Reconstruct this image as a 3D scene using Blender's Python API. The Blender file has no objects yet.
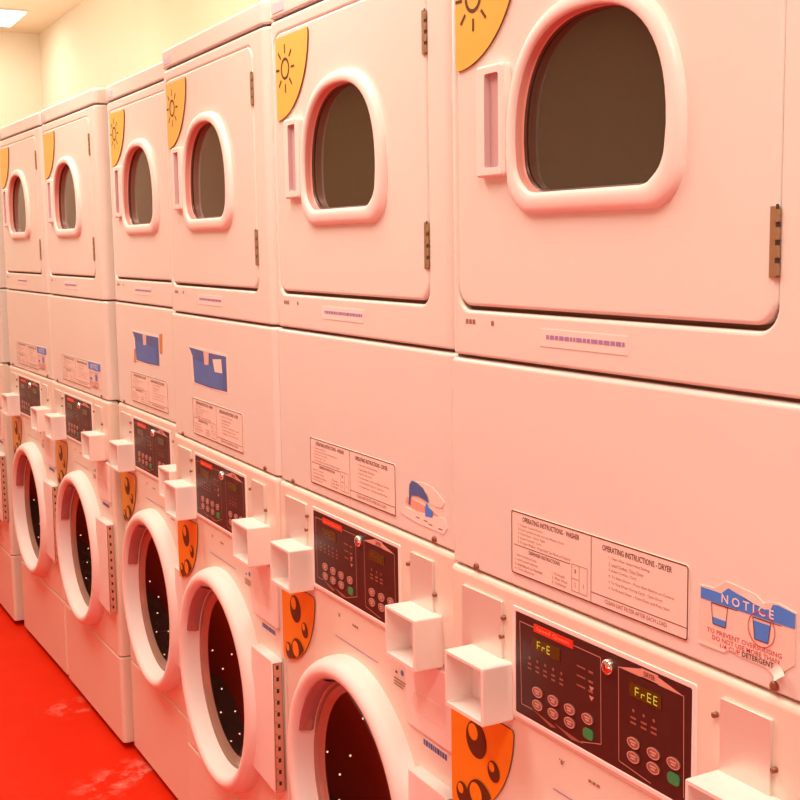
import bpy, bmesh, math, random
from mathutils import Vector, Matrix
random.seed(4)
PI = math.pi
scene = bpy.context.scene
COL = scene.collection

# ------------------------------------------------------------------ materials
def lin(c):
    return tuple(((v / 255) / 12.92 if v / 255 <= .04045 else ((v / 255 + .055) / 1.055) ** 2.4) for v in c) + (1,)

def mat(name, rgb, rough=.4, metal=0., coat=0., emit=None, es=0., ior=1.5, var=0., vscale=6., linear=False, spec=.5):
    m = bpy.data.materials.new(name)
    m.use_nodes = True
    nt = m.node_tree
    b = nt.nodes['Principled BSDF']
    col = tuple(rgb) + (1,) if linear else lin(rgb)
    b.inputs['Base Color'].default_value = col
    b.inputs['Roughness'].default_value = rough
    b.inputs['Metallic'].default_value = metal
    b.inputs['IOR'].default_value = ior
    b.inputs['Specular IOR Level'].default_value = spec
    b.inputs['Coat Weight'].default_value = coat
    if emit:
        b.inputs['Emission Color'].default_value = lin(emit)
        b.inputs['Emission Strength'].default_value = es
    if var > 0:
        tc = nt.nodes.new('ShaderNodeTexCoord')
        n = nt.nodes.new('ShaderNodeTexNoise')
        n.inputs['Scale'].default_value = vscale
        n.inputs['Detail'].default_value = 4
        nt.links.new(tc.outputs['Object'], n.inputs['Vector'])
        mx = nt.nodes.new('ShaderNodeMix')
        mx.data_type = 'RGBA'
        mx.inputs[6].default_value = col
        mx.inputs[7].default_value = tuple(v * (1 - var) for v in col[:3]) + (1,)
        nt.links.new(n.outputs['Fac'], mx.inputs[0])
        nt.links.new(mx.outputs[2], b.inputs['Base Color'])
        mr = nt.nodes.new('ShaderNodeMapRange')
        mr.inputs['To Min'].default_value = max(.02, rough - .06)
        mr.inputs['To Max'].default_value = rough + .06
        nt.links.new(n.outputs['Fac'], mr.inputs['Value'])
        nt.links.new(mr.outputs[0], b.inputs['Roughness'])
    return m

M = {}
M['enamel'] = mat('white_enamel', (.81, .80, .735), .22, var=.03, vscale=3., linear=True)
M['lower_enamel'] = mat('white_enamel_lower', (.83, .77, .655), .30, var=.04, vscale=3., linear=True)
M['plastic'] = mat('white_plastic', (.90, .84, .79), .35, linear=True)
M['ring'] = mat('door_ring_plastic', (.86, .80, .76), .5, linear=True, spec=.3)
M['well'] = mat('window_well', (.80, .36, .30), .35, linear=True)
M['gasket'] = mat('window_gasket', (.10, .035, .02), .35, linear=True)
M['seam'] = mat('seam_shadow_brown', (.16, .08, .045), .8, linear=True)
M['core'] = mat('dark_gap', (.05, .03, .022), .8, linear=True)
M['gapbrown'] = mat('door_recess', (.46, .27, .17), .7, linear=True)
M['dglass'] = mat('dark_dryer_glass', (.045, .034, .014), .035, ior=1.75, var=.15, vscale=9., linear=True)
M['orange_y'] = mat('yellow_sticker', (.86, .55, .09), .38, var=.06, vscale=4, linear=True)
M['orange'] = mat('orange_sticker', (.88, .30, .018), .38, var=.06, vscale=4, linear=True)
M['brown_ink'] = mat('brown_ink', (.10, .028, .008), .5, linear=True)
M['edge'] = mat('sticker_edge', (.22, .07, .02), .6, linear=True)
M['label'] = mat('instruction_label_paper', (.88, .76, .68), .45, linear=True)
M['ink'] = mat('label_ink', (.13, .035, .02), .6, linear=True)
M['lightink'] = mat('label_light_ink', (.36, .17, .12), .6, linear=True)
M['panel'] = mat('control_panel_film', (.062, .016, .012), .42, linear=True, spec=.4)
M['panelline'] = mat('control_panel_line', (.62, .30, .24), .5, linear=True)
M['keys'] = mat('keypad_button', (.34, .12, .085), .45, linear=True)
M['keyink'] = mat('keypad_ink', (.75, .45, .38), .5, linear=True)
M['banner'] = mat('dryer_banner', (.72, .36, .28), .5, linear=True)
M['green'] = mat('start_button', (.03, .30, .10), .4, linear=True)
M['red'] = mat('red_badge', (.75, .035, .012), .4, linear=True)
M['redtxt'] = mat('red_badge_text', (.98, .30, .16), .4, linear=True)
M['lcd'] = mat('lcd_window', (.09, .045, .006), .25, linear=True)
M['lcdon'] = mat('lcd_segments', (.45, .55, .08), .4, emit=(170, 190, 60), es=.55, linear=True)
M['lcddim'] = mat('lcd_segments_dim', (.12, .12, .03), .4, linear=True)
M['chrome'] = mat('chrome', (.85, .82, .78), .15, metal=1., linear=True)
M['plate'] = mat('brushed_plate', (.80, .77, .70), .34, metal=.35, var=.05, vscale=8, linear=True)
M['screw'] = mat('brown_screw', (.30, .12, .07), .45, metal=.5, linear=True)
M['hinge'] = mat('bronze_hinge', (.46, .33, .19), .35, metal=.7, linear=True)
M['hstrip'] = mat('hinge_strip_metal', (.70, .38, .27), .4, metal=.3, linear=True)
M['seal'] = mat('door_seal_grey', (.42, .28, .22), .25, metal=.4, linear=True)
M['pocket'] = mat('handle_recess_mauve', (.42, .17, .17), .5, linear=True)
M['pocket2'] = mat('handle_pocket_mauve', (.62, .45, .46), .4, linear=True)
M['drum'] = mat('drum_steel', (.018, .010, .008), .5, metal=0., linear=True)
M['glint'] = mat('painted_lamp_reflection', (.9, .8, .7), .2, emit=(255, 225, 200), es=9., linear=True)  # glowing dots that stand in for lamp reflections in the door glass
M['blue'] = mat('blue_print', (.07, .30, .95), .45, var=.15, vscale=25, linear=True)
M['bluefade'] = mat('faded_blue_print', (.10, .18, .48), .5, var=.35, vscale=40, linear=True)
M['paper'] = mat('torn_paper', (.90, .80, .74), .6, linear=True)
M['paper2'] = mat('torn_paper_grey', (.84, .76, .66), .6, linear=True)
M['purple'] = mat('purple_print', (.40, .25, .50), .5, linear=True)
M['orangepatch'] = mat('ochre_residue', (.60, .28, .06), .6, linear=True)
M['residue'] = mat('glue_residue', (.85, .42, .32), .6, linear=True)
M['lidtag'] = mat('pale_blue_tag', (.62, .62, .72), .4, linear=True)
M['foot'] = mat('rubber_foot', (.03, .02, .02), .7, linear=True)
M['tube'] = mat('lamp_diffuser', (.9, .9, .85), .5, emit=(255, 250, 232), es=5., linear=True)
M['steelwhite'] = mat('lamp_housing', (.85, .83, .78), .4, linear=True)

def wash_glass():
    m = bpy.data.materials.new('washer_door_glass'); m.use_nodes = True
    nt = m.node_tree; out = nt.nodes['Material Output']; b = nt.nodes['Principled BSDF']
    b.inputs['Base Color'].default_value = (.012, .005, .004, 1)
    b.inputs['Roughness'].default_value = .04
    b.inputs['IOR'].default_value = 1.5
    t = nt.nodes.new('ShaderNodeBsdfTransparent'); t.inputs[0].default_value = (.75, .55, .48, 1)
    mx = nt.nodes.new('ShaderNodeMixShader'); mx.inputs[0].default_value = .80
    nt.links.new(t.outputs[0], mx.inputs[1]); nt.links.new(b.outputs[0], mx.inputs[2])
    nt.links.new(mx.outputs[0], out.inputs[0])
    return m
M['wglass'] = wash_glass()

def wall_mat(name, c, var=.05):
    return mat(name, c, .75, var=var, vscale=1.4, linear=True)
M['wall'] = wall_mat('cream_wall_paint', (.90, .87, .72), .03)
M['added_trim_pink'] = wall_mat('added_trim_salmon', (.30, .13, .09))
M['wallfront'] = wall_mat('tan_wall_paint', (.66, .55, .42))
M['ceil'] = wall_mat('cream_ceiling_paint', (.86, .79, .60), .03)

def floor_mat():
    m = bpy.data.materials.new('red_painted_floor'); m.use_nodes = True
    nt = m.node_tree; b = nt.nodes['Principled BSDF']
    tc = nt.nodes.new('ShaderNodeTexCoord')
    n1 = nt.nodes.new('ShaderNodeTexNoise'); n1.inputs['Scale'].default_value = 2.2; n1.inputs['Detail'].default_value = 6
    n2 = nt.nodes.new('ShaderNodeTexNoise'); n2.inputs['Scale'].default_value = 14.; n2.inputs['Detail'].default_value = 9; n2.inputs['Roughness'].default_value = .65
    nt.links.new(tc.outputs['Object'], n1.inputs['Vector']); nt.links.new(tc.outputs['Object'], n2.inputs['Vector'])
    r1 = nt.nodes.new('ShaderNodeValToRGB')
    r1.color_ramp.elements[0].position = .3; r1.color_ramp.elements[0].color = (.68, .018, .0006, 1)
    r1.color_ramp.elements[1].position = .75; r1.color_ramp.elements[1].color = (.75, .026, .004, 1)
    nt.links.new(n1.outputs['Fac'], r1.inputs[0])
    # worn pale scuffs on the paint, densest at a few worn places along the machines
    acc = None
    for (x, y, r) in ((-2.53, -.04, .13), (-1.92, .0, .14), (-1.87, -.09, .12)):
        d = nt.nodes.new('ShaderNodeVectorMath'); d.operation = 'DISTANCE'; d.inputs[1].default_value = (x, y, 0)
        nt.links.new(tc.outputs['Object'], d.inputs[0])
        mr = nt.nodes.new('ShaderNodeMapRange'); mr.inputs['From Min'].default_value = r; mr.inputs['From Max'].default_value = 0
        mr.interpolation_type = 'SMOOTHSTEP'
        nt.links.new(d.outputs['Value'], mr.inputs['Value'])
        if acc is None: acc = mr.outputs[0]
        else:
            a = nt.nodes.new('ShaderNodeMath'); a.operation = 'MAXIMUM'
            nt.links.new(acc, a.inputs[0]); nt.links.new(mr.outputs[0], a.inputs[1]); acc = a.outputs[0]
    r2 = nt.nodes.new('ShaderNodeMapRange'); r2.inputs['From Min'].default_value = .47; r2.inputs['From Max'].default_value = .66
    nt.links.new(n2.outputs['Fac'], r2.inputs['Value'])
    k = nt.nodes.new('ShaderNodeMath'); k.operation = 'MULTIPLY'
    nt.links.new(acc, k.inputs[0]); nt.links.new(r2.outputs[0], k.inputs[1])
    k2 = nt.nodes.new('ShaderNodeMath'); k2.operation = 'MULTIPLY'; k2.inputs[1].default_value = .75
    nt.links.new(k.outputs[0], k2.inputs[0])
    mx = nt.nodes.new('ShaderNodeMix'); mx.data_type = 'RGBA'; mx.inputs[7].default_value = (.95, .42, .34, 1)
    nt.links.new(k2.outputs[0], mx.inputs[0]); nt.links.new(r1.outputs[0], mx.inputs[6])
    nt.links.new(mx.outputs[2], b.inputs['Base Color'])
    rr = nt.nodes.new('ShaderNodeMapRange'); rr.inputs['To Min'].default_value = .42; rr.inputs['To Max'].default_value = .6; b.inputs['Specular IOR Level'].default_value = .06
    nt.links.new(n2.outputs['Fac'], rr.inputs['Value']); nt.links.new(rr.outputs[0], b.inputs['Roughness'])
    return m
M['floor'] = floor_mat()

# ------------------------------------------------------------------ mesh helpers
# Machine frame: x along the row, p = how far a point stands OUT of the front plane, z up.
def V(x, p, z): return Vector((x, -p, z))

def arc(cx, cz, rx, rz, a0, a1, n):
    return [(cx + rx * math.cos(math.radians(a0 + (a1 - a0) * i / n)), cz + rz * math.sin(math.radians(a0 + (a1 - a0) * i / n))) for i in range(n + 1)]

def rrect(x0, x1, z0, z1, r=.01, n=6):
    r = min(r, (x1 - x0) / 2 - 1e-5, (z1 - z0) / 2 - 1e-5)
    return arc(x1 - r, z0 + r, r, r, -90, 0, n) + arc(x1 - r, z1 - r, r, r, 0, 90, n) + arc(x0 + r, z1 - r, r, r, 90, 180, n) + arc(x0 + r, z0 + r, r, r, 180, 270, n)

def rect(x0, x1, z0, z1): return [(x0, z0), (x1, z0), (x1, z1), (x0, z1)]
def circle(cx, cz, r, n=40): return arc(cx, cz, r, r, 0, 360, n)[:-1]

def offset(pts, d):
    """inset (d > 0) a counter-clockwise outline"""
    out = []; n = len(pts)
    for i in range(n):
        a = Vector(pts[i - 1]); b = Vector(pts[i]); c = Vector(pts[(i + 1) % n])
        e1 = b - a; e2 = c - b
        if e1.length < 1e-9: e1 = e2
        if e2.length < 1e-9: e2 = e1
        e1.normalize(); e2.normalize()
        n1 = Vector((-e1.y, e1.x)); n2 = Vector((-e2.y, e2.x))
        nn = n1 + n2
        if nn.length < 1e-6: nn = n1
        nn.normalize(); k = max(.5, nn.dot(n1))
        out.append(tuple(b + nn * (d / k)))
    return out

class MB:
    def __init__(s): s.bm = bmesh.new(); s.mats = []
    def mi(s, m):
        m = M[m] if isinstance(m, str) else m
        if m not in s.mats: s.mats.append(m)
        return s.mats.index(m)
    def face(s, vs, i, smooth=False):
        try:
            f = s.bm.faces.new(vs); f.material_index = i; f.smooth = smooth; return f
        except ValueError: return None
    def bridge(s, a, b, i, smooth=True):
        n = len(a)
        for k in range(n): s.face([a[k], a[(k + 1) % n], b[(k + 1) % n], b[k]], i, smooth)
    def loop(s, pts, p): return [s.bm.verts.new(V(x, p, z)) for x, z in pts]
    def slab(s, pts, front, back, m, bev=0., nb=4, edge=None, cap_back=False):
        i = s.mi(m); ie = s.mi(edge) if edge else i
        rings = [s.loop(pts, back)]
        if bev > 0:
            for k in range(nb + 1):
                t = PI / 2 * k / nb
                rings.append(s.loop(offset(pts, bev * (1 - math.cos(t))), front - bev + bev * math.sin(t)))
        else: rings.append(s.loop(pts, front))
        for a, b in zip(rings, rings[1:]): s.bridge(a, b, ie, bev > 0)
        s.face(rings[-1], i)
        if cap_back: s.face(rings[0][::-1], i)
    def flat(s, pts, p, m): s.face(s.loop(pts, p), s.mi(m))
    def ring(s, outer, inner, p, m):
        """flat band between two outlines with the same number of points"""
        s.bridge(s.loop(outer, p), s.loop(inner, p), s.mi(m), False)
    def frame_line(s, pts, w, p, m): s.ring(pts, offset(pts, w), p, m)
    def seg(s, a, b, w, p, m):
        a = Vector(a); b = Vector(b); d = (b - a).normalized(); nrm = Vector((-d.y, d.x)) * w / 2
        s.flat([tuple(a - nrm), tuple(b - nrm), tuple(b + nrm), tuple(a + nrm)], p, m)
    def holed(s, outer, inner, p, m):
        i = s.mi(m); o = s.loop(outer, p); n = s.loop(inner, p); es = []
        for L in (o, n):
            for k in range(len(L)):
                e = s.bm.edges.get((L[k], L[(k + 1) % len(L)])) or s.bm.edges.new((L[k], L[(k + 1) % len(L)])); es.append(e)
        r = bmesh.ops.triangle_fill(s.bm, use_beauty=True, use_dissolve=False, edges=es)
        for f in r['geom']:
            if isinstance(f, bmesh.types.BMFace):
                f.material_index = i
                f.normal_update()
                if f.normal.y > 0: f.normal_flip()
        return o, n
    def box(s, x0, x1, p0, p1, z0, z1, m):
        s.slab(rect(x0, x1, z0, z1), max(p0, p1), min(p0, p1), m, cap_back=True)
    def lathe(s, cx, cz, prof, m, n=72, smooth=True):
        i = s.mi(m); prev = None
        for R, p in prof:
            L = s.loop(circle(cx, cz, R, n), p)
            if prev: s.bridge(prev, L, i, smooth)
            prev = L
        return prev
    def text(s, body, x0, z0, w, h, p, m, bold=0.):
        """lettering fitted into a w x h box, lower left corner at x0, z0"""
        cu = bpy.data.curves.new('t', 'FONT'); cu.body = body; cu.resolution_u = 2; cu.offset = bold
        ob = bpy.data.objects.new('t', cu); COL.objects.link(ob)
        dg = bpy.context.evaluated_depsgraph_get(); dg.update()
        me = bpy.data.meshes.new_from_object(ob.evaluated_get(dg))
        xs = [v.co.x for v in me.vertices]; ys = [v.co.y for v in me.vertices]
        i = s.mi(m)
        if xs:
            ax, bx_, ay, by = min(xs), max(xs), min(ys), max(ys)
            sx = w / max(1e-6, bx_ - ax); sz = h / max(1e-6, by - ay)
            vs = [s.bm.verts.new(V(x0 + (v.co.x - ax) * sx, p, z0 + (v.co.y - ay) * sz)) for v in me.vertices]
            for f in me.polygons: s.face([vs[k] for k in f.vertices], i)
        bpy.data.objects.remove(ob); bpy.data.curves.remove(cu); bpy.data.meshes.remove(me)
    def build(s, name, parent=None, recalc=False, sharp=None):
        if recalc: bmesh.ops.recalc_face_normals(s.bm, faces=s.bm.faces)
        me = bpy.data.meshes.new(name); s.bm.to_mesh(me); s.bm.free()
        for m in s.mats: me.materials.append(m)
        if sharp:
            for f in me.polygons: f.use_smooth = True
            me.set_sharp_from_angle(angle=math.radians(sharp))
        ob = bpy.data.objects.new(name, me); COL.objects.link(ob)
        if sharp:
            wn = ob.modifiers.new('weighted_normal', 'WEIGHTED_NORMAL'); wn.weight = 90; wn.keep_sharp = True
        if parent: ob.parent = parent
        return ob

XL, XR, DEPTH = .003, .683, .66

def cabinet(b, z0, z1, m, r=.022, p=0., bevt=.006, bevb=.003, hole=None, holebev=.006, holedepth=.022, holeback='gapbrown', x0=XL, x1=XR, depth=DEPTH, openback=False):
    """a sheet-metal body: rounded vertical front edges, rolled top and bottom edges, optional hole in its front"""
    i = b.mi(m); nb = 4
    def plan(d):
        q = [(x0 + d, -depth + d)]
        q += [(x0 + r + (r - d) * -math.cos(math.radians(a)), p - r + (r - d) * math.sin(math.radians(a))) for a in range(0, 91, 15)]
        q += [(x1 - r + (r - d) * math.sin(math.radians(a)), p - r + (r - d) * math.cos(math.radians(a))) for a in range(0, 91, 15)]
        q += [(x1 - d, -depth + d)]
        return q                                    # (x, p)
    rows = []
    for k in range(nb + 1):
        t = PI / 2 * (1 - k / nb); rows.append((z0 + bevb * (1 - math.cos(PI / 2 - t)) if False else z0 + bevb * (1 - math.sin(t)), bevb * (1 - math.cos(t))))
    rows[0] = (z0, bevb); rows = [(z0 + bevb * (1 - math.cos(PI / 2 * k / nb)), bevb * (1 - math.sin(PI / 2 * k / nb))) for k in range(nb + 1)]
    rows += [(z1 - bevt * (1 - math.cos(PI / 2 * (1 - k / nb))) if False else z1 - bevt + bevt * math.sin(PI / 2 * k / nb), bevt * (1 - math.cos(PI / 2 * k / nb))) for k in range(nb + 1)]
    L = [[b.bm.verts.new(V(x, pp, z)) for x, pp in plan(d)] for z, d in rows]
    nf = 7                                          # index of the last vertex of the left quarter round
    n = len(L[0])
    for ra, (A, B_) in enumerate(zip(L, L[1:])):
        for k in range(n):
            if hole and ra == nb and k == nf: continue
            b.face([A[k], A[(k + 1) % n], B_[(k + 1) % n], B_[k]], i, True)
    b.face(L[-1], i)
    b.face(L[0][::-1], i)
    if hole:
        # flat front between the rolled edges, with the rounded opening cut into it
        xa, xb = x0 + r, x1 - r
        za, zb = rows[nb][0], rows[nb + 1][0]
        o, h = b.holed(rect(xa, xb, za, zb), hole, p, m)
        prev = h
        for k in range(1, 5):
            t = PI / 2 * k / 4
            cur = b.loop(offset(hole, holebev * math.sin(t)), p - holebev * (1 - math.cos(t)))
            b.bridge(cur, prev, i, True); prev = cur
        cur = b.loop(offset(hole, holebev), p - holedepth); b.bridge(cur, prev, b.mi(holeback) if not openback else i, True)
        if not openback: b.face(cur, b.mi(holeback))

# ------------------------------------------------------------------ one stacked unit
def empty(name, loc=(0, 0, 0), rz=0.):
    o = bpy.data.objects.new(name, None); COL.objects.link(o); o.location = loc; o.rotation_euler = (0, 0, rz)
    o.empty_display_size = .1
    return o

CX, CZ = .334, .559          # washer door centre

def quarter(x, z, R, rr=.006):
    """quarter disc with its square corner at top left"""
    a = arc(x, z, R, R, -88, -2, 26)
    return [(x, z)] + [(x, z - R + rr)] + [(x + rr * .5, z - R)] + a + [(x + R, z - rr)]  + [(x + R - rr * .5, z)]

def sun_sticker(parent, strong, dx=0.):
    b = MB(); X, Z, R = .045 + dx, 1.889, .146
    b.slab(quarter(X, Z, R), .003, .0005, 'orange_y', edge='edge')
    ink = 'brown_ink' if strong else 'faintink'
    if strong != 0:
        cx, cz = .088 + dx, 1.832
        b.ring(circle(cx, cz, .0195, 32), circle(cx, cz, .0145, 32), .0035, ink)
        for k in range(8):
            a = k * PI / 4
            b.seg((cx + .0265 * math.cos(a), cz + .0265 * math.sin(a)), (cx + .0425 * math.cos(a), cz + .0425 * math.sin(a)), .0042, .0035, ink)
    return b.build('sun_sticker', parent)

M['faintink'] = mat('faded_sun_ink', (.62, .30, .045), .5, linear=True)

def bubble_sticker(parent):
    b = MB(); X, Z, R = .006, .875, .158
    b.slab(quarter(X, Z, R), .003, .0005, 'orange', edge='edge')
    def clip(pts):
        o = []
        for x, z in pts:
            d = math.hypot(x - X, z - Z); k = min(1., R * .985 / d)
            o.append((max(X + .001, X + (x - X) * k), Z + (z - Z) * k))
        return o
    for k, (cx, cz, r) in enumerate(((.073, .831, .0265), (.117, .801, .0150), (.037, .739, .0165), (.083, .741, .034))):
        lay = .0034 + .0004 * k
        b.flat(clip(circle(cx, cz, r, 40)), lay, 'brown_ink')
        # pale crescent of light left in the upper left of each bubble
        hx, hz, hr = cx - r * .30, cz + r * .34, r * .46
        b.flat(clip(circle(hx, hz, hr, 24)), lay + .0002, 'orange')
    return b.build('bubble_sticker', parent)

def instruction_label(parent, lo=1.0):
    b = MB(); x0, x1, z0, z1 = .159, .493, 1.091, 1.174
    p = .0012
    b.slab(rrect(x0, x1, z0, z1, .004, 4), p, 0, 'label')
    b.frame_line(rrect(x0, x1, z0, z1, .004, 4), .0016, p + .0003, 'ink')
    q = p + .0003
    xd = .326
    b.seg((xd, z1), (xd, z0), .0009, q, 'ink')
    b.seg((xd, 1.105), (x1, 1.105), .0009, q, 'ink')
    b.seg((.165, 1.1295), (.285, 1.1295), .0009, q, 'ink')
    b.text('OPERATING INSTRUCTIONS - WASHER', .184, 1.1622, .119, .0066, q, 'ink', .012)
    L = ['1. Open Load Door.', '2. Load Laundry loosely into the Washer Drum.', '3. Close Door. Close Tight.', '4. Insert Coin(s) / Card.', '5. To Start Washer - Press Start. See Panel on Control.']
    W = [.055, .100, .060, .052, .112]
    for k, (t, w) in enumerate(zip(L, W)): b.text(t, .174, 1.1552 - k * .0056, w, .0036, q, 'lightink')
    b.text('DISPENSER INSTRUCTIONS', .198, 1.1225, .066, .0046, q, 'ink', .01)
    for k, (t, w) in enumerate((('1. Add Powdered Soap', .048), ('2. Add Liquid Softener', .052), ('3. Add Bleach as Needed', .060), ('4. Close Dispenser', .044))):
        b.text(t, .167, 1.1148 - k * .0060, w, .0036, q, 'lightink')
    for k, (t, w) in enumerate((('1. Prewash', .026), ('2. Main Wash', .032), ('3. Softener', .030))):
        b.text(t, .248, 1.1085 - k * .0056, w, .0034, q, 'lightink')
    b.frame_line(rect(.288, .319, 1.097, 1.131), .0007, q, 'lightink')
    b.seg((.303, 1.131), (.303, 1.097), .0007, q, 'lightink'); b.seg((.288, 1.113), (.303, 1.113), .0007, q, 'lightink')
    for t, x, z in (('1', .294, 1.120), ('2', .294, 1.103), ('3', .310, 1.105)): b.text(t, x, z, .0025, .005, q, 'lightink')
    b.text('OPERATING INSTRUCTIONS - DRYER', .347, 1.1600, .120, .0070, q, 'ink', .012)
    for k, (t, w) in enumerate((('1. Clean Filter. Select Heat Setting.', .072), ('2. Load Clothes. Close Door.', .062), ('3. Insert Coin(s) / Card.', .050), ('4. To Start Dryer - Press Start Button on Control.', .113), ('5. To Stop Dryer During Cycle - Open Door.', .094), ('6. To Restart Dryer - Close Door and Press Start.', .106))):
        b.text(t, .359, 1.1515 - k * .0072, w, .0040, q, 'lightink')
    b.text('CLEAN LINT FILTER AFTER EACH LOAD', .352, 1.0972, .108, .0050, q, 'lightink', .006)
    return b.build('instruction_label', parent)

def arch(x0, x1, z0, z1, n=12):
    """dryer window outline: flat sill with rounded corners, swelling sides, round-arched head"""
    cx = (x0 + x1) / 2; w = (x1 - x0) / 2; zm = z0 + (z1 - z0) * .30; r = (x1 - x0) * .145
    pts = arc(cx + w * .985 - r, z0 + r, r, r, -90, -4, 8)
    N = 30
    for k in range(N + 1):                          # super-elliptic head
        a = PI * k / N; c, s_ = math.cos(a), math.sin(a)
        pts.append((cx + w * math.copysign(abs(c) ** .84, c), zm + (z1 - zm) * abs(s_) ** .84))
    pts += arc(cx - w * .985 + r, z0 + r, r, r, 184, 270, 8)
    # slight sag of the sill
    return [(x, z - (.004 * (1 - ((x - cx) / w) ** 2) if z < z0 + .003 else 0)) for x, z in pts]

def make_unit():
    u = empty('stacked_washer_dryer')
    # --- shared dark inner carcass seen in the seams
    b = MB(); b.box(.010, .676, -.645, -.012, .83, 1.95, 'seam'); b.box(.010, .676, -.645, -.012, .03, .315, 'seam'); b.build('inner_carcass', u)
    # --- dryer cabinet with door opening
    DX0, DX1, DZ0, DZ1 = .031, .610, 1.430, 1.899
    b = MB()
    cabinet(b, 1.3675, 1.9235, 'enamel', r=.024, bevt=.006, bevb=.004, hole=rrect(DX0 - .004, DX1 + .003, DZ0 - .006, DZ1 + .004, .03, 8), holebev=.005, holedepth=.013)
    for x, w in ((.050, .026), (.112, .008)):       # faint worn print under the door
        for k in range(3 if w > .01 else 1): b.flat(rect(x + k * .0085, x + k * .0085 + .0065, 1.4105, 1.4165), .0004, 'lightink')
    b.build('dryer_cabinet', u, sharp=35)
    # --- rounded lid
    b = MB(); cabinet(b, 1.9275, 1.972, 'enamel', r=.026, p=.002, bevt=.009, bevb=.004); b.build('top_lid', u, sharp=50)
    lid = u.children[-1]
    b = MB(); b.slab(rrect(.034, .088, 1.935, 1.952, .002, 3), .0032, .0015, 'lidtag'); t = b.build('lid_tag', lid)
    # --- dryer door
    b = MB()
    out = rrect(DX0, DX1 - .003, DZ0 + .0045, DZ1, .028, 8)
    win_out = arch(.157, .480, 1.554, 1.801)
    ie = b.mi('enamel'); prev = b.loop(out, -.02); cur = None
    for k in range(4):
        t = PI / 2 * k / 4; cur = b.loop(offset(out, .005 * (1 - math.cos(t))), -.005 + .005 * math.sin(t)); b.bridge(prev, cur, ie); prev = cur
    wo = arch(.166, .468, 1.569, 1.789)
    o_, h_ = b.holed(offset(out, .005), wo, 0, 'enamel'); b.bridge(prev, o_, ie)
    b.bridge(h_, b.loop(wo, -.02), ie, False)
    door = b.build('dryer_door', u, sharp=40)
    # window frame: swelling bezel around the pane
    b = MB(); i = b.mi('plastic')
    op = arch(.177, .456, 1.580, 1.780)
    def lerp(t): return [(a[0] * (1 - t) + c[0] * t, a[1] * (1 - t) + c[1] * t) for a, c in zip(win_out, op)]
    prof = [(0, -.001), (.03, .0055), (.14, .0088), (.34, .0106), (.62, .0114), (.86, .0108), (.96, .0090), (1.0, .006)]
    prev = None
    for t, p in prof:
        cur = b.loop(lerp(t), p)
        if prev: b.bridge(prev, cur, i, True)
        prev = cur
    iw = b.mi('well')
    for t, p in ((1.02, -.002), (1.03, -.0065)):
        cur = b.loop(lerp(t), p); b.bridge(prev, cur, iw, True); prev = cur
    ig = b.mi('gasket')
    for t, p in ((1.10, -.0065), (1.12, -.0100)):
        cur = b.loop(lerp(t), p); b.bridge(prev, cur, ig, True); prev = cur
    b.build('window_frame', door)
    # the door slab is behind the pane: pane sits in a shallow well in front of it
    b = MB()
    gl = lerp(1.11)
    b.flat(gl, -.0095, 'dglass'); b.build('window_glass', door)
    # pull handle
    b = MB()
    hx0, hx1, hz0, hz1 = .094, .158, 1.601, 1.741
    ho = rrect(hx0, hx1, hz0, hz1, .006, 4); hi = rrect(.116, .148, 1.613, 1.730, .004, 4)
    r0 = b.loop(ho, -.001); r1 = b.loop(ho, .009); r2 = b.loop(offset(ho, .003), .012); r3 = b.loop(hi, .012); r4 = b.loop(offset(hi, .001), .004)
    ii = b.mi('plastic'); ip = b.mi('pocket2')
    for a, c in ((r0, r1), (r1, r2), (r2, r3)): b.bridge(a, c, ii, False)
    b.bridge(r3, r4, ip, False); b.face(r4, ip)
    b.build('door_handle', door)
    for z0, z1 in ((1.481, 1.549), (1.786, 1.848)):
        b = MB(); b.slab(rrect(.5985, .6075, z0, z1, .001, 2), .0022, -.002, 'hinge')
        for k in range(4):
            zz = z0 + (z1 - z0) * (k + .15) / 4
            b.slab(rect(.6055, .6105, zz, zz + (z1 - z0) * .17), .0035, .0, 'hinge')
            b.flat(rect(.6060, .6100, zz + (z1 - z0) * .17, zz + (z1 - z0) * .24), .0025, 'core')
        b.build('hinge', door)
    # --- warning strip below the door
    b = MB(); b.slab(rect(.222, .388, 1.391, 1.4125), .0007, 0, 'paper')
    random.seed(3); x = .235
    while x < .382:
        w = random.uniform(.004, .012); b.flat(rect(x, min(.384, x + w), 1.4005, 1.4055), .0011, 'purple'); x += w + .0018
    b.build('warning_strip', u)
    # --- middle service panel
    b = MB(); cabinet(b, 1.0735, 1.3630, 'enamel', r=.016, p=0., bevt=.007, bevb=.003); mp = b.build('service_panel', u, sharp=50)
    for x, z in ((.617, 1.080), (.073, 1.078)):
        b = MB(); e = b.lathe(x, z, [(.0055, -.0005), (.0055, .002), (.004, .0036), (.0012, .0042)], 'screw', 14); b.face(e, 0); b.build('screw', mp)
    instruction_label(mp)
    # --- washer body with round port
    b = MB(); cabinet(b, .294, 1.060, 'lower_enamel', r=.014, bevt=.005, bevb=.003, hole=circle(CX, CZ, .206, 64), holebev=.003, holedepth=.022, openback=True); b.build('washer_cabinet', u, sharp=35)
    # --- control fascia: proud of the body with a rolled lip on top
    b = MB(); cabinet(b, .893, 1.0705, 'lower_enamel', r=.012, p=.003, bevt=.010, bevb=.004, depth=.03, x0=.0035, x1=.6825); fa = b.build('control_fascia', u, sharp=50)
    # raised bezel around the panel
    b = MB(); po = rrect(.164, .512, .899, 1.049, .004, 4); pi_ = rrect(.172, .504, .906, 1.042, .002, 4)
    r = [b.loop(po, .0025), b.loop(offset(po, .001), .0046), b.loop(offset(pi_, -.001), .0046), b.loop(pi_, .0035)]
    for a, c in zip(r, r[1:]): b.bridge(a, c, b.mi('plastic'), False)
    b.build('panel_bezel', fa)
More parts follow.
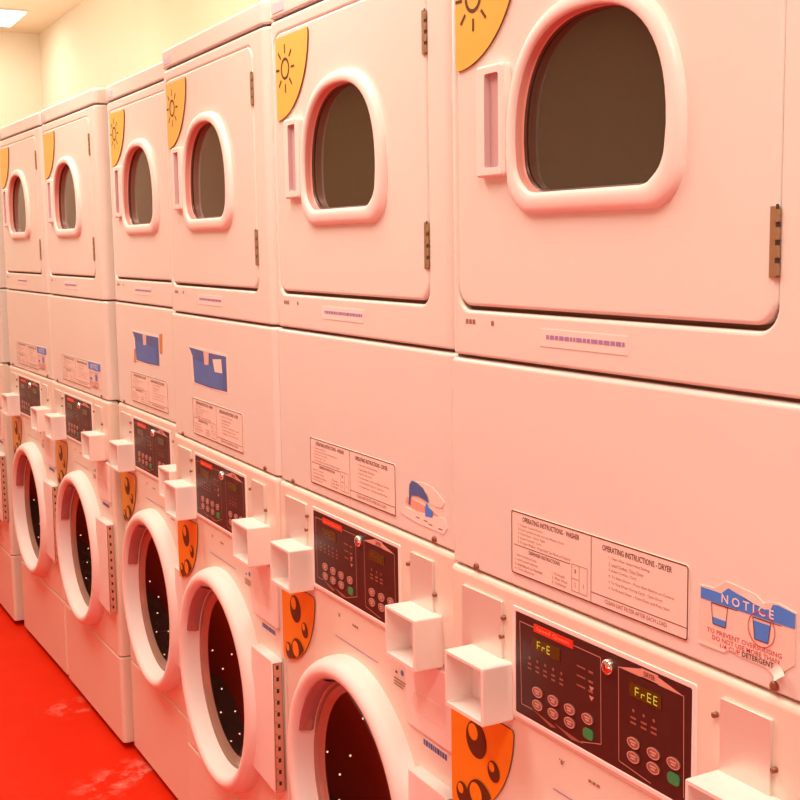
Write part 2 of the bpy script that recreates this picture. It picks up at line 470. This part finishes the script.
    # --- control panel with keypads
    b = MB(); px = .0042
    b.slab(rrect(.1725, .5035, .9065, 1.0415, .002, 3), px, .002, 'panel')
    g = px + .0004
    # left (washer) outline broken by the badge, right (dryer) outline
    for pts in ([(.214, 1.031), (.182, 1.031), (.186, .921), (.210, .921)], [(.296, 1.031), (.349, 1.031), (.351, .925), (.312, .914)], [(.382, 1.030), (.384, .917), (.440, .911)], [(.382, 1.030), (.492, 1.030), (.494, .915)]):
        for a, c in zip(pts, pts[1:]): b.seg(a, c, .0010, g, 'panelline')
    b.flat([(.384, 1.0305), (.4215, 1.0305), (.4215, 1.0395)], g, 'banner'); b.flat([(.4505, 1.0305), (.489, 1.0305), (.4505, 1.0385)], g, 'banner')
    b.flat(rect(.4215, .4505, 1.0295, 1.0405), g, 'banner'); b.text('DRYER', .4265, 1.0322, .019, .0058, g + .0003, 'ink', .012)
    b.flat([(.209, .922), (.262, .914), (.250, .911)], g, 'keys'); b.flat([(.256, .919), (.318, .913), (.292, .910)], g, 'keys')
    # indicator marks above the keys
    for k, x in enumerate((.204, .221, .238, .255, .272)):
        b.flat(circle(x, .988, .0022, 8), g, 'keys')
        for j in range(2): b.flat(rect(x - .004, x + .004, .979 - j * .006, .9815 - j * .006), g, 'keys')
    for k in range(3):
        b.flat(rect(.303, .320, 1.007 - k * .012, 1.009 - k * .012), g, 'keys'); b.flat(rect(.326, .335, 1.006 - k * .012, 1.009 - k * .012), g, 'keys')
    for z in (.990, .978): b.flat([(.327, z), (.337, z), (.332, z - .006)], g, 'panelline')
    for x in (.409, .427, .444):
        b.flat(circle(x, .986, .0022, 8), g, 'keys')
        for j in range(2): b.flat(rect(x - .005, x + .005, .976 - j * .006, .9785 - j * .006), g, 'keys')
    pan = b.build('control_panel', u)
    b = MB(); b.slab(rect(.214, .296, 1.0262, 1.0362), px + .0012, px, 'red'); b.text('Speed Queen', .220, 1.0282, .069, .0062, px + .0016, 'redtxt', .01); b.build('brand_badge', pan)
    def seven(b, ch, x, z, w, h, p, m):
        segs = {'F': 'afge', 'r': 'eg', 'E': 'afged', '1': 'bc'}[ch]; t = .0013
        S = {'a': ((x, z + h), (x + w, z + h)), 'f': ((x, z + h), (x, z + h / 2)), 'g': ((x, z + h / 2), (x + w, z + h / 2)), 'e': ((x, z + h / 2), (x, z)), 'd': ((x, z), (x + w, z)), 'b': ((x + w, z + h), (x + w, z + h / 2)), 'c': ((x + w, z + h / 2), (x + w, z))}
        for k in segs: b.seg(S[k][0], S[k][1], t, p, m)
    for (x0, x1, txt) in ((.211, .269, 'FrE'), (.402, .456, 'FrEE')):
        b = MB(); b.slab(rect(x0, x1, 1.002, 1.0185), px + .0008, px, 'lcd')
        for k, ch in enumerate(txt): seven(b, ch, x0 + .011 + k * .0105, 1.0055, .0058, .0095, px + .0012, 'lcdon')
        b.build('display', pan)
    for x, z, kind in [(x, z, 0) for x in (.2225, .256, .290) for z in (.948, .931)] + [(.3255, .948, 0), (.3265, .929, 1)] + [(x, z, 0) for x in (.4105, .445) for z in (.948, .931)] + [(.478, .949, 0), (.478, .931, 1)]:
        b = MB()
        if kind: b.slab(rrect(x - .0095, x + .0095, z - .0065, z + .0065, .005, 4), px + .0016, px, 'green')
        else:
            el = arc(x, z, .0105, .0066, 0, 360, 20)[:-1]
            b.slab(el, px + .0016, px, 'keys')
            b.frame_line(el, .0011, px + .0020, 'keyink')
            for j, w in enumerate((.010, .007)): b.flat(rect(x - w / 2, x + w / 2, z + .0008 - j * .0032, z + .0026 - j * .0032), px + .0020, 'keyink')
        b.build('button', pan)
    b = MB(); e = b.lathe(.365, 1.025, [(.0095, px - .001), (.0095, px + .004), (.0080, px + .0065), (.004, px + .0075), (.0005, px + .0076)], 'chrome', 24); b.face(e, 0)
    b.flat(rect(.3642, .3658, 1.0215, 1.0285), px + .0079, 'core'); b.build('key_lock', pan)
    # --- coin slides: cover plates and open-fronted boxes
    for (x0, x1) in ((.044, .143), (.549, .620)):
        b = MB(); b.slab(rrect(x0, x1, .957, 1.0475, .002, 3), .0070, .002, 'plate', bev=.001)
        cp = b.build('cover_plate', fa)
        for sx, sz in ((x1 + .003, 1.026) if x0 < .3 else (x0 - .008, 1.026), (x1 - .002, .999) if x0 < .3 else (x1 + .004, .997)):
            s_ = MB(); e = s_.lathe(sx, sz, [(.0032, .0025), (.0032, .0085), (.0008, .0092)], 'screw', 10); s_.face(e, 0); s_.build('screw', cp)
    for x0 in (.067, .545):
        b = MB(); ii = b.mi('plastic'); x1 = x0 + .096; z0, z1 = .889, .9685; P0, P1 = .002, .050
        o = rrect(x0, x1, z0, z1, .003, 3); inn = rrect(x0 + .005, x1 - .005, z0 + .006, z1 - .005, .002, 3)
        r = [b.loop(o, P0), b.loop(o, P1 - .001), b.loop(offset(o, .001), P1), b.loop(inn, P1), b.loop(inn, P0 + .006)]
        for a, c in zip(r, r[1:]): b.bridge(a, c, ii, False)
        b.face(r[-1], ii)
        bx = b.build('coin_box', u)
    # --- lower front details
    b = MB()
    b.frame_line(rrect(.245, .430, .826, .884, .003, 3), .0010, .0008, 'lightink') if False else None
    b.seg((.250, .829), (.420, .829), .0016, .0008, 'purple'); b.text('...', .262, .872, .012, .002, .0008, 'lightink')
    for k in range(3): b.flat(rect(.322 + k * .008, .328 + k * .008, .866, .8695), .0008, 'lightink')
    b.flat(circle(.268, .870, .0028, 10), .0008, 'lightink')
    b.flat(circle(.466, .862, .0045, 12), .0012, 'bluefade')
    b.flat(rect(.482, .488, .832, .836), .0008, 'ink'); b.flat(circle(.505, .838, .005, 10), .0008, 'bluefade')
    for k in range(3): b.flat(rect(.476, .520 - k * .006, .822 - k * .005, .8242 - k * .005), .0008, 'lightink')
    b.build('front_markings', u)
    b = MB(); b.slab(rrect(.524, .672, .765, .884, .006, 5), .005, 0, 'plastic', bev=.002)
    dr = b.build('detergent_drawer', u)
    b = MB(); rec = rrect(.548, .648, .796, .826, .013, 6)
    l0 = b.loop(rec, .0056); l1 = b.loop(offset(rec, -.003), .0052); l2 = b.loop(offset(rec, .004), .0052)
    b.bridge(l1, l0, b.mi('plastic'), True); b.bridge(l0, l2, b.mi('label'), True); b.face(l2, b.mi('label')); b.build('drawer_pull', dr)
    b = MB(); b.slab(rect(.572, .650, .7405, .7585), .0008, 0, 'paper')
    random.seed(8); x = .575
    while x < .645:
        w = random.uniform(.004, .008); b.flat(rect(x, x + w, .745, .7545), .0012, 'bluefade'); x += w + .0016
    b.build('model_tag', u)
    bubble_sticker(u)
    # --- washer door
    b = MB()
    b.lathe(CX, CZ, [(.2495, -.003), (.2495, .004), (.2485, .014), (.2460, .024), (.2410, .033), (.2340, .0385), (.2260, .0400), (.2190, .0385), (.2145, .0345), (.2120, .0290), (.2095, .019), (.2050, .005), (.2020, -.003)], 'ring', 96)
    wd = b.build('washer_door', u)
    b = MB(); b.lathe(CX, CZ, [(.2025, -.002), (.1985, -.007), (.1960, -.004), (.1915, -.005), (.1895, -.012), (.1850, -.012), (.1800, -.018)], 'seal', 96); b.build('door_seal', wd)
    b = MB(); e = b.lathe(CX, CZ, [(.1815, -.016), (.165, -.024), (.130, -.038), (.085, -.050), (.04, -.056), (.004, -.058)], 'wglass', 72); b.face(e, 0); b.build('door_glass', wd)
    # finger recess in the inner left of the ring
    b = MB(); i0 = b.mi('pocket'); N = 20; rows = []
    for R, p in ((.2112, .0275), (.2080, .0262), (.2045, .012), (.2030, .001)):
        rows.append([b.bm.verts.new(V(CX + (R - .0018) * math.cos(math.radians(a)), p, CZ + (R - .0018) * math.sin(math.radians(a)))) for a in [112 + 52 * k / N for k in range(N + 1)]])
    for A, B_ in zip(rows, rows[1:]):
        for k in range(N): b.face([A[k], A[k + 1], B_[k + 1], B_[k]], i0, True)
    i1 = b.mi('core'); k = N
    a = math.radians(164)
    tip = [b.bm.verts.new(V(CX + R * math.cos(a + da), p, CZ + R * math.sin(a + da))) for R, p, da in ((.2062, .0235, 0), (.1995, .006, 0), (.1995, .006, -.16), (.2062, .0235, -.05))]
    b.face(tip, b.mi('seal'))
    b.build('door_handle', wd)
    b = MB(); b.slab([(.552, .440), (.679, .432), (.679, .705), (.562, .705)], .0225, 0, 'ring', bev=.002)
    hb = b.build('hinge_block', u)
    b = MB(); i = b.mi('hstrip'); x = .6795
    def side(y0, y1, z0, z1, m, xx):
        b.face([b.bm.verts.new(Vector((xx, -y, z))) for y, z in ((y0, z0), (y1, z0), (y1, z1), (y0, z1))][::-1], b.mi(m))
    side(.001, .0215, .437, .701, 'hstrip', x)
    side(.0196, .0204, .437, .701, 'ink', x + .0004); side(.0015, .0023, .437, .701, 'ink', x + .0004)
    for k in range(11):
        z = .447 + k * .0240
        side(.0085, .0140, z, z + .0085, 'core', x + .0004)
        side(.0140, .0196, z + .011, z + .0118, 'ink', x + .0004)
    b.build('hinge_strip', hb)
    # --- drum behind the glass
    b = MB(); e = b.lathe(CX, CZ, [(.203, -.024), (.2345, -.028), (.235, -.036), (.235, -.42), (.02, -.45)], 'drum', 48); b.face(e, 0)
    ig = b.mi('glint'); random.seed(11)  # painted reflection spots, set on the drum wall
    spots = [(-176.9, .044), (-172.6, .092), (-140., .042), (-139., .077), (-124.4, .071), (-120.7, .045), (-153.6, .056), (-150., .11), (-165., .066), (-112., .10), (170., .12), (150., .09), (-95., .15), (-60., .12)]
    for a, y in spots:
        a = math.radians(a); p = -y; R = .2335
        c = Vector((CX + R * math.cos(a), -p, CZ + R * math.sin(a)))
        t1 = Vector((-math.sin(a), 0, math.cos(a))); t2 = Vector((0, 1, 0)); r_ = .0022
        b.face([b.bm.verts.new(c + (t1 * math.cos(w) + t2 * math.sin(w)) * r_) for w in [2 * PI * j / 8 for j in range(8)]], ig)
    b.build('drum', u)
    # --- toe panel and feet
    b = MB(); cabinet(b, .022, .2910, 'lower_enamel', r=.014, bevt=.006, bevb=.003); b.build('toe_panel', u, sharp=50)
    for x in (.06, .626):
        for p in (-.07, -.60):
            b = MB(); bmesh.ops.create_cone(b.bm, cap_ends=True, segments=16, radius1=.022, radius2=.016, depth=.0235, matrix=Matrix.Translation((x, -p, .01175))); b.mi('foot'); b.build('leveling_foot', u)
    return u

def copy_tree(o, parent=None):
    c = o.copy(); COL.objects.link(c)
    if parent: c.parent = parent
    for ch in list(o.children): copy_tree(ch, c)
    return c

def child(u, name):
    for c in u.children:
        if c.name.split('.')[0] == name: return c

# placement of each unit along the row (near to far): x, y, turn, height of its feet, sun print strength
UNITS = [
    (0.0000, -.0258, .0258, .000, 2, 'nearest and largest stacked washer dryer, with the torn blue NOTICE sticker and lit displays'),
    (-.7040, .0000, -.0003, .000, 2, 'second nearest stacked washer dryer, with a shredded white sticker scrap showing bits of blue'),
    (-1.3922, .0066, -.0098, .001, 1, 'stacked washer dryer with the large blue patch with pale torn spots above its instruction label'),
    (-2.0779, .0504, .0050, .008, 1, 'set-back stacked washer dryer with a blue patch beside an ochre streak'),
    (-2.7726, .0107, .0205, .006, 0, 'stacked washer dryer whose pale side wall shows where its neighbour stands further back'),
    (-3.4658, -.0086, .0306, .008, 0, 'small distant stacked washer dryer, the last one seen whole at the left'),
    (-4.2200, -.0440, .0200, .006, 0, 'farthest stacked washer dryer, mostly cut off by the left edge'),
]
SHIFT = (-.010, .003, .003, .010, .004, .006, 0)
proto = make_unit()
units = []
for k, spec in enumerate(UNITS):
    units.append(proto if k == 0 else copy_tree(proto))
for u, (x, y, rz, z, sun, lab) in zip(units, UNITS):
    u.location = (x, y, 0); u.rotation_euler = (0, 0, rz)
    u['label'] = lab; u['category'] = 'washer dryer'; u['group'] = 'stacked washer dryers in the row'
    sun_sticker(child(u, 'dryer_door'), sun, SHIFT[units.index(u)])

M['orange_far'] = mat('orange_sticker_whiter_light', (.74, .36, .022), .4, var=.06, vscale=4, linear=True)  # same orange print, yellower to paint in the whiter light farther down
for u in units[3:]:
    for sl in child(u, 'bubble_sticker').material_slots:
        if sl.material == M['orange']: sl.link = 'OBJECT'; sl.material = M['orange_far']
# only the nearest unit's displays are lit brightly
for u in units[1:]:
    for d in child(u, 'control_panel').children:
        if d.name.startswith('display'):
            for sl in d.material_slots:
                if sl.material == M['lcdon']:
                    sl.link = 'OBJECT'; sl.material = M['lcddim']

# ------------------------------------------------------------------ stickers of their own on single units
def mp(k): return child(units[k], 'service_panel')

def notice(parent, torn):
    b = MB(); x0 = .512 if torn else .482; p = .0010; q = .0014
    if torn:
        sheet = [(x0 - .002, 1.0965), (x0 + .030, 1.0985), (x0 + .060, 1.0965), (x0 + .092, 1.0955), (x0 + .104, 1.090), (x0 + .113, 1.0905), (x0 + .118, 1.0995), (x0 + .130, 1.1090), (x0 + .131, 1.1610), (x0 + .108, 1.1650), (x0 + .100, 1.1640), (x0 + .088, 1.1600), (x0 + .078, 1.1660), (x0 + .052, 1.1690), (x0 + .036, 1.1700), (x0 + .020, 1.1590), (x0 - .002, 1.1580)]
    else:
        sheet = rect(x0 - .002, x0 + .138, 1.098, 1.178)
    b.slab(sheet, p, 0, 'notice_paper')
    if torn:
        b.flat([(x0, 1.1440), (x0 + .098, 1.1445), (x0 + .098, 1.1560), (x0 + .090, 1.1545), (x0 + .080, 1.1580), (x0 + .058, 1.1600), (x0 + .040, 1.1640), (x0 + .030, 1.1560), (x0, 1.1560)], q, 'blue')
        b.flat([(x0 + .098, 1.1445), (x0 + .130, 1.1450), (x0 + .130, 1.1600), (x0 + .108, 1.1630), (x0 + .101, 1.1620), (x0 + .098, 1.1560)], q, 'blue')
        b.text('N O T I C E', x0 + .031, 1.1470, .072, .0095, q + .0004, 'paper', .015)
        b.flat([(x0 + .055, 1.162), (x0 + .078, 1.1565), (x0 + .094, 1.1555), (x0 + .088, 1.1600), (x0 + .070, 1.1665)], q + .0006, 'paper')
    else:
        b.flat(rect(x0, x0 + .136, 1.152, 1.174), q, 'blue'); b.text('NOTICE', x0 + .028, 1.156, .080, .014, q + .0004, 'paper', .02)
    zt = 1.1430
    def cup(x, fill, w=.024, h=.022):
        z0 = zt - h
        b.flat([(x + .003, z0), (x + w - .003, z0), (x + w - .003 + .003 * fill, z0 + h * fill), (x + .003 - .003 * fill, z0 + h * fill)], q, 'blue')
        for a, c in (((x, zt), (x + .003, z0)), ((x + w, zt), (x + w - .003, z0)), ((x, zt), (x + w, zt)), ((x + .003, z0), (x + w - .003, z0))): b.seg(a, c, .0009, q + .0003, 'ink')
    cup(x0 + .016, .32); cup(x0 + .075, .85)
    b.seg((x0 + .016, zt), (x0 + .054, zt + .0005), .0007, q, 'ink'); b.seg((x0 + .075, zt), (x0 + .113, zt + .0005), .0007, q, 'ink')
    b.ring(circle(x0 + .087, zt - .010, .0185, 28), circle(x0 + .087, zt - .010, .0174, 28), q + .0005, 'notice_red')
    b.text('TO PREVENT OVERSUDSING', x0 + .010, 1.1105, .104, .0050, q, 'notice_red', .004)
    b.text('DO NOT USE MORE THAN', x0 + .018, 1.1040, .093, .0050, q, 'notice_red', .004)
    b.text('1/4 CUP', x0 + .030, 1.0978, .028, .0050, q, 'notice_red', .004); b.text('DETERGENT', x0 + .061, 1.0978, .043, .0056, q + .0002, 'ink', .012)
    if torn:
        # corner curling off the panel
        i = b.mi('paper'); pr = None
        for k in range(7):
            t = k / 6; a = b.bm.verts.new(V(x0 + .098 + .016 * t, .0016 + .010 * t * t, 1.094 - .004 * t)); c = b.bm.verts.new(V(x0 + .110 + .014 * t, .0016 + .006 * t * t, 1.104 - .006 * t))
            if pr: b.face([pr[0], a, c, pr[1]], i, True)
            pr = (a, c)
        b.flat([(x0 - .004, 1.0945), (x0 + .036, 1.0945), (x0 + .040, 1.0985), (x0 - .002, 1.0985)], .0016, 'paper')
    o = b.build('notice_sticker', parent)
    o['label'] = 'torn blue and white NOTICE sticker with two cups' if torn else 'small blue and white NOTICE sticker'
    return o
M['notice_paper'] = mat('notice_paper', (.86, .70, .62), .45, linear=True)
M['notice_red'] = mat('notice_red_print', (.58, .07, .07), .5, linear=True)
notice(mp(0), True)
notice(mp(4), False); notice(mp(5), False)

def scrap(parent):
    b = MB()
    b.slab([(.508, 1.101), (.530, 1.097), (.570, 1.094), (.610, 1.094), (.645, 1.093), (.655, 1.104), (.650, 1.118), (.630, 1.116), (.560, 1.112), (.525, 1.112)], .0010, 0, 'paper')
    b.slab([(.560, 1.1575), (.585, 1.1605), (.610, 1.158), (.632, 1.150), (.648, 1.141), (.640, 1.132), (.622, 1.130), (.606, 1.133), (.596, 1.145), (.570, 1.146)], .0008, 0, 'paper2')
    b.slab([(.525, 1.120), (.548, 1.114), (.600, 1.109), (.640, 1.106), (.646, 1.112), (.610, 1.124), (.560, 1.128), (.530, 1.130)], .0006, 0, 'residue')
    b.flat([(.538, 1.136), (.546, 1.135), (.570, 1.137), (.592, 1.134), (.600, 1.132), (.598, 1.140), (.584, 1.152), (.566, 1.157), (.548, 1.158), (.540, 1.150)], .0014, 'bluefade')
    b.flat([(.536, 1.119), (.541, 1.118), (.545, 1.136), (.539, 1.138)], .0013, 'bluefade')
    b.flat([(.590, 1.110), (.612, 1.112), (.614, 1.121), (.600, 1.126), (.594, 1.131), (.589, 1.122)], .0014, 'blue')
    for k, (x, z) in enumerate(((.56, 1.1025), (.585, 1.102), (.60, 1.099), (.63, 1.0985))): b.flat(rect(x, x + .012, z, z + .0018), .0013, 'lightink')
    o = b.build('torn_sticker_scrap', parent); o['label'] = 'shredded sticker remnant with scraps of blue print'
scrap(mp(1))

def blue_patch(parent, x0, x1, z0, z1, ochre):
    b = MB(); w = x1 - x0; h = z1 - z0
    b.slab([(x0 + .02 * w, z0 - .05 * h), (x1 + .03 * w, z0 - .06 * h), (x1 + .05 * w, z1 + .05 * h), (x0 + .4 * w, z1 + .09 * h), (x0 - .08 * w, z1 + .10 * h), (x0 - .02 * w, z1 - .3 * h)], .0006, 0, 'paper')
    b.flat([(x0 + .07 * w, z0), (x0 + .5 * w, z0 - .03 * h), (x1, z0), (x1, z1), (x0 + .5 * w, z1), (x0 - .06 * w, z1 + .04 * h), (x0 + .04 * w, z1 - .2 * h)], .0010, 'bluefade')
    b.flat([(x0 + .07 * w, z0 + .02 * h), (x0 + .9 * w, z0 + .02 * h), (x0 + .9 * w, z0 + .6 * h), (x0 + .1 * w, z0 + .7 * h)], .0013, 'bluemid')
    b.flat([(x0 + .40 * w, z1 - .38 * h), (x0 + .52 * w, z1 - .36 * h), (x0 + .54 * w, z1 + .02 * h), (x0 + .38 * w, z1 + .02 * h)], .0017, 'residue2')
    if ochre:
        b.slab([(x1 + .03 * w, z0 + .45 * h), (x1 + .12 * w, z0 + .46 * h), (x1 + .14 * w, z1 + .16 * h), (x1 + .03 * w, z1 + .12 * h)], .0008, 0, 'orangepatch')
        b.flat([(x0 - .04 * w, z0 - .12 * h), (x0 + .03 * w, z0 - .12 * h), (x0 + .05 * w, z0 + .4 * h), (x0, z0 + .4 * h)], .0012, 'orangepatch')
    else:
        b.flat([(x0 + .69 * w, z0 + .48 * h), (x0 + .90 * w, z0 + .50 * h), (x0 + .88 * w, z1 - .10 * h), (x0 + .64 * w, z1 - .16 * h)], .0018, 'paper')
    o = b.build('blue_patch', parent); o['label'] = 'faded blue sticker patch with torn pale spots' if not ochre else 'faded blue sticker patch with an ochre streak'
M['bluemid'] = mat('mid_blue_print', (.10, .22, .62), .5, var=.25, vscale=30, linear=True)
M['residue2'] = mat('pinkish_tear', (.78, .55, .52), .6, linear=True)
blue_patch(mp(2), .160, .402, 1.211, 1.286, False)
blue_patch(mp(3), .200, .430, 1.210, 1.284, True)

# ------------------------------------------------------------------ the room
def room_box(name, lo, hi, m):
    bm = bmesh.new(); bmesh.ops.create_cube(bm, size=1)
    for v in bm.verts: v.co = Vector([lo[i] + (v.co[i] + .5) * (hi[i] - lo[i]) for i in range(3)])
    me = bpy.data.meshes.new(name); bm.to_mesh(me); bm.free(); me.materials.append(M[m])
    o = bpy.data.objects.new(name, me); COL.objects.link(o); o['kind'] = 'structure'; return o
RX0, RX1, RY0, RY1, RZ = -6.36, 3.2, -2.5, .78, 2.81
room_box('floor', (RX0 - .1, RY0 - .1, -.1), (RX1 + .1, RY1 + .1, 0), 'floor')
room_box('ceiling', (RX0 - .1, RY0 - .1, RZ), (RX1 + .1, RY1 + .1, RZ + .1), 'ceil')
room_box('wall_back', (RX0 - .1, RY1, 0), (RX1 + .1, RY1 + .1, RZ), 'wall')
room_box('wall_front', (RX0 - .1, RY0 - .1, 0), (RX1 + .1, RY0, RZ), 'wallfront')
room_box('added_trim_1', (RX0, RY0, 0), (RX1, RY0 + .02, 1.15), 'added_trim_pink')  # unseen dado, added to keep low bounce light dark and red
room_box('wall_left', (RX0 - .1, RY0, 0), (RX0, RY1, RZ), 'wall')
room_box('wall_right', (RX1, RY0, 0), (RX1 + .1, RY1, RZ), 'wall')

def ceiling_light(x0, x1, y0, y1, label):
    t = empty('ceiling_light', ((x0 + x1) / 2, (y0 + y1) / 2, RZ)); t['label'] = label; t['category'] = 'ceiling light'
    def bx(name, lo, hi, m, bev):
        bm = bmesh.new(); bmesh.ops.create_cube(bm, size=1)
        for v in bm.verts: v.co = Vector([lo[i] + (v.co[i] + .5) * (hi[i] - lo[i]) for i in range(3)])
        if bev: bmesh.ops.bevel(bm, geom=bm.edges[:], offset=bev, segments=3, affect='EDGES', profile=.5)
        me = bpy.data.meshes.new(name); bm.to_mesh(me); bm.free(); me.materials.append(M[m])
        o = bpy.data.objects.new(name, me); COL.objects.link(o); o.parent = t; return o
    a, c = (x1 - x0) / 2, (y1 - y0) / 2
    bx('housing', (-a, -c, -.010), (a, c, -.001), 'steelwhite', 0)
    bx('diffuser', (-a + .015, -c + .015, -.022), (a - .015, c - .015, -.010), 'tube', .004)
    return t
ceiling_light(-6.06, -5.60, -.85, .57, 'glowing white fluorescent ceiling light at the far left end above the machines')

# ceiling lamps: the rest of the ceiling fittings along the aisle
def area(name, loc, sx, sy, power, col, spread=180, rot=(0, 0, 0)):
    l = bpy.data.lights.new(name, 'AREA'); l.shape = 'RECTANGLE'; l.size = sx; l.size_y = sy; l.energy = power; l.color = col; l.spread = math.radians(spread)
    o = bpy.data.objects.new(name, l); o.location = loc; o.rotation_euler = rot; COL.objects.link(o); return o
WARM = (1., .91, .77)
for x in (-4.0, -2.2, -.5, 1.2):
    area('ceiling_lamp', (x, -.72, 2.72), .35, 1.1, 21.5, WARM, 165)
area('ceiling_lamp', (-5.79, -.2, 2.70), .3, 1.2, 5, WARM)

area('added_red_bounce', (-.2, RY0 + .06, .42), 4.0, .3, 8, (1., .14, .10), 180, (math.radians(90), 0, 0))  # added unseen red lamp, imitates light bounced off the floor

for x in (-4.6, -2.6, -.6, 1.4):
    area('added_wall_uplight', (x, .30, 2.12), 1.6, .10, 6.2, (1., .95, .74), 180, (PI, 0, 0))  # added unseen uplights that brighten the wall above the machines

area('added_pink_fill', (1.25, RY0 + .06, .75), 1.4, .3, 9, (1., .55, .60), 180, (math.radians(90), 0, 0))  # added unseen pink fill for the nearest machine's lower front

w = bpy.data.worlds.new('World'); scene.world = w; w.use_nodes = True
w.node_tree.nodes['Background'].inputs[0].default_value = (1, .85, .7, 1); w.node_tree.nodes['Background'].inputs[1].default_value = .05

# ------------------------------------------------------------------ camera
f, cx, cy, cz, pan, tilt, roll = 1233.84, 1.48689, -.87659, 1.51989, 1.089974, -.126796, -.0149906
c_, s_ = math.cos(pan), math.sin(pan)
fw = Vector((-s_ * math.cos(tilt), c_ * math.cos(tilt), math.sin(tilt)))
r = Vector((c_, s_, 0)); up = r.cross(fw)
r2 = r * math.cos(roll) + up * math.sin(roll); u2 = -r * math.sin(roll) + up * math.cos(roll)
cam = bpy.data.cameras.new('Camera'); co = bpy.data.objects.new('Camera', cam); COL.objects.link(co)
co.matrix_world = Matrix(((r2.x, u2.x, -fw.x, cx), (r2.y, u2.y, -fw.y, cy), (r2.z, u2.z, -fw.z, cz), (0, 0, 0, 1)))
cam.sensor_width = 36; cam.lens = f * 36 / 800; cam.clip_start = .02
scene.camera = co

scene.view_settings.view_transform = 'Standard'
scene.view_settings.look = 'None'
scene.view_settings.exposure = 0.
scene.cycles.use_denoising = True
scene.cycles.max_bounces = 10
scene.cycles.diffuse_bounces = 6
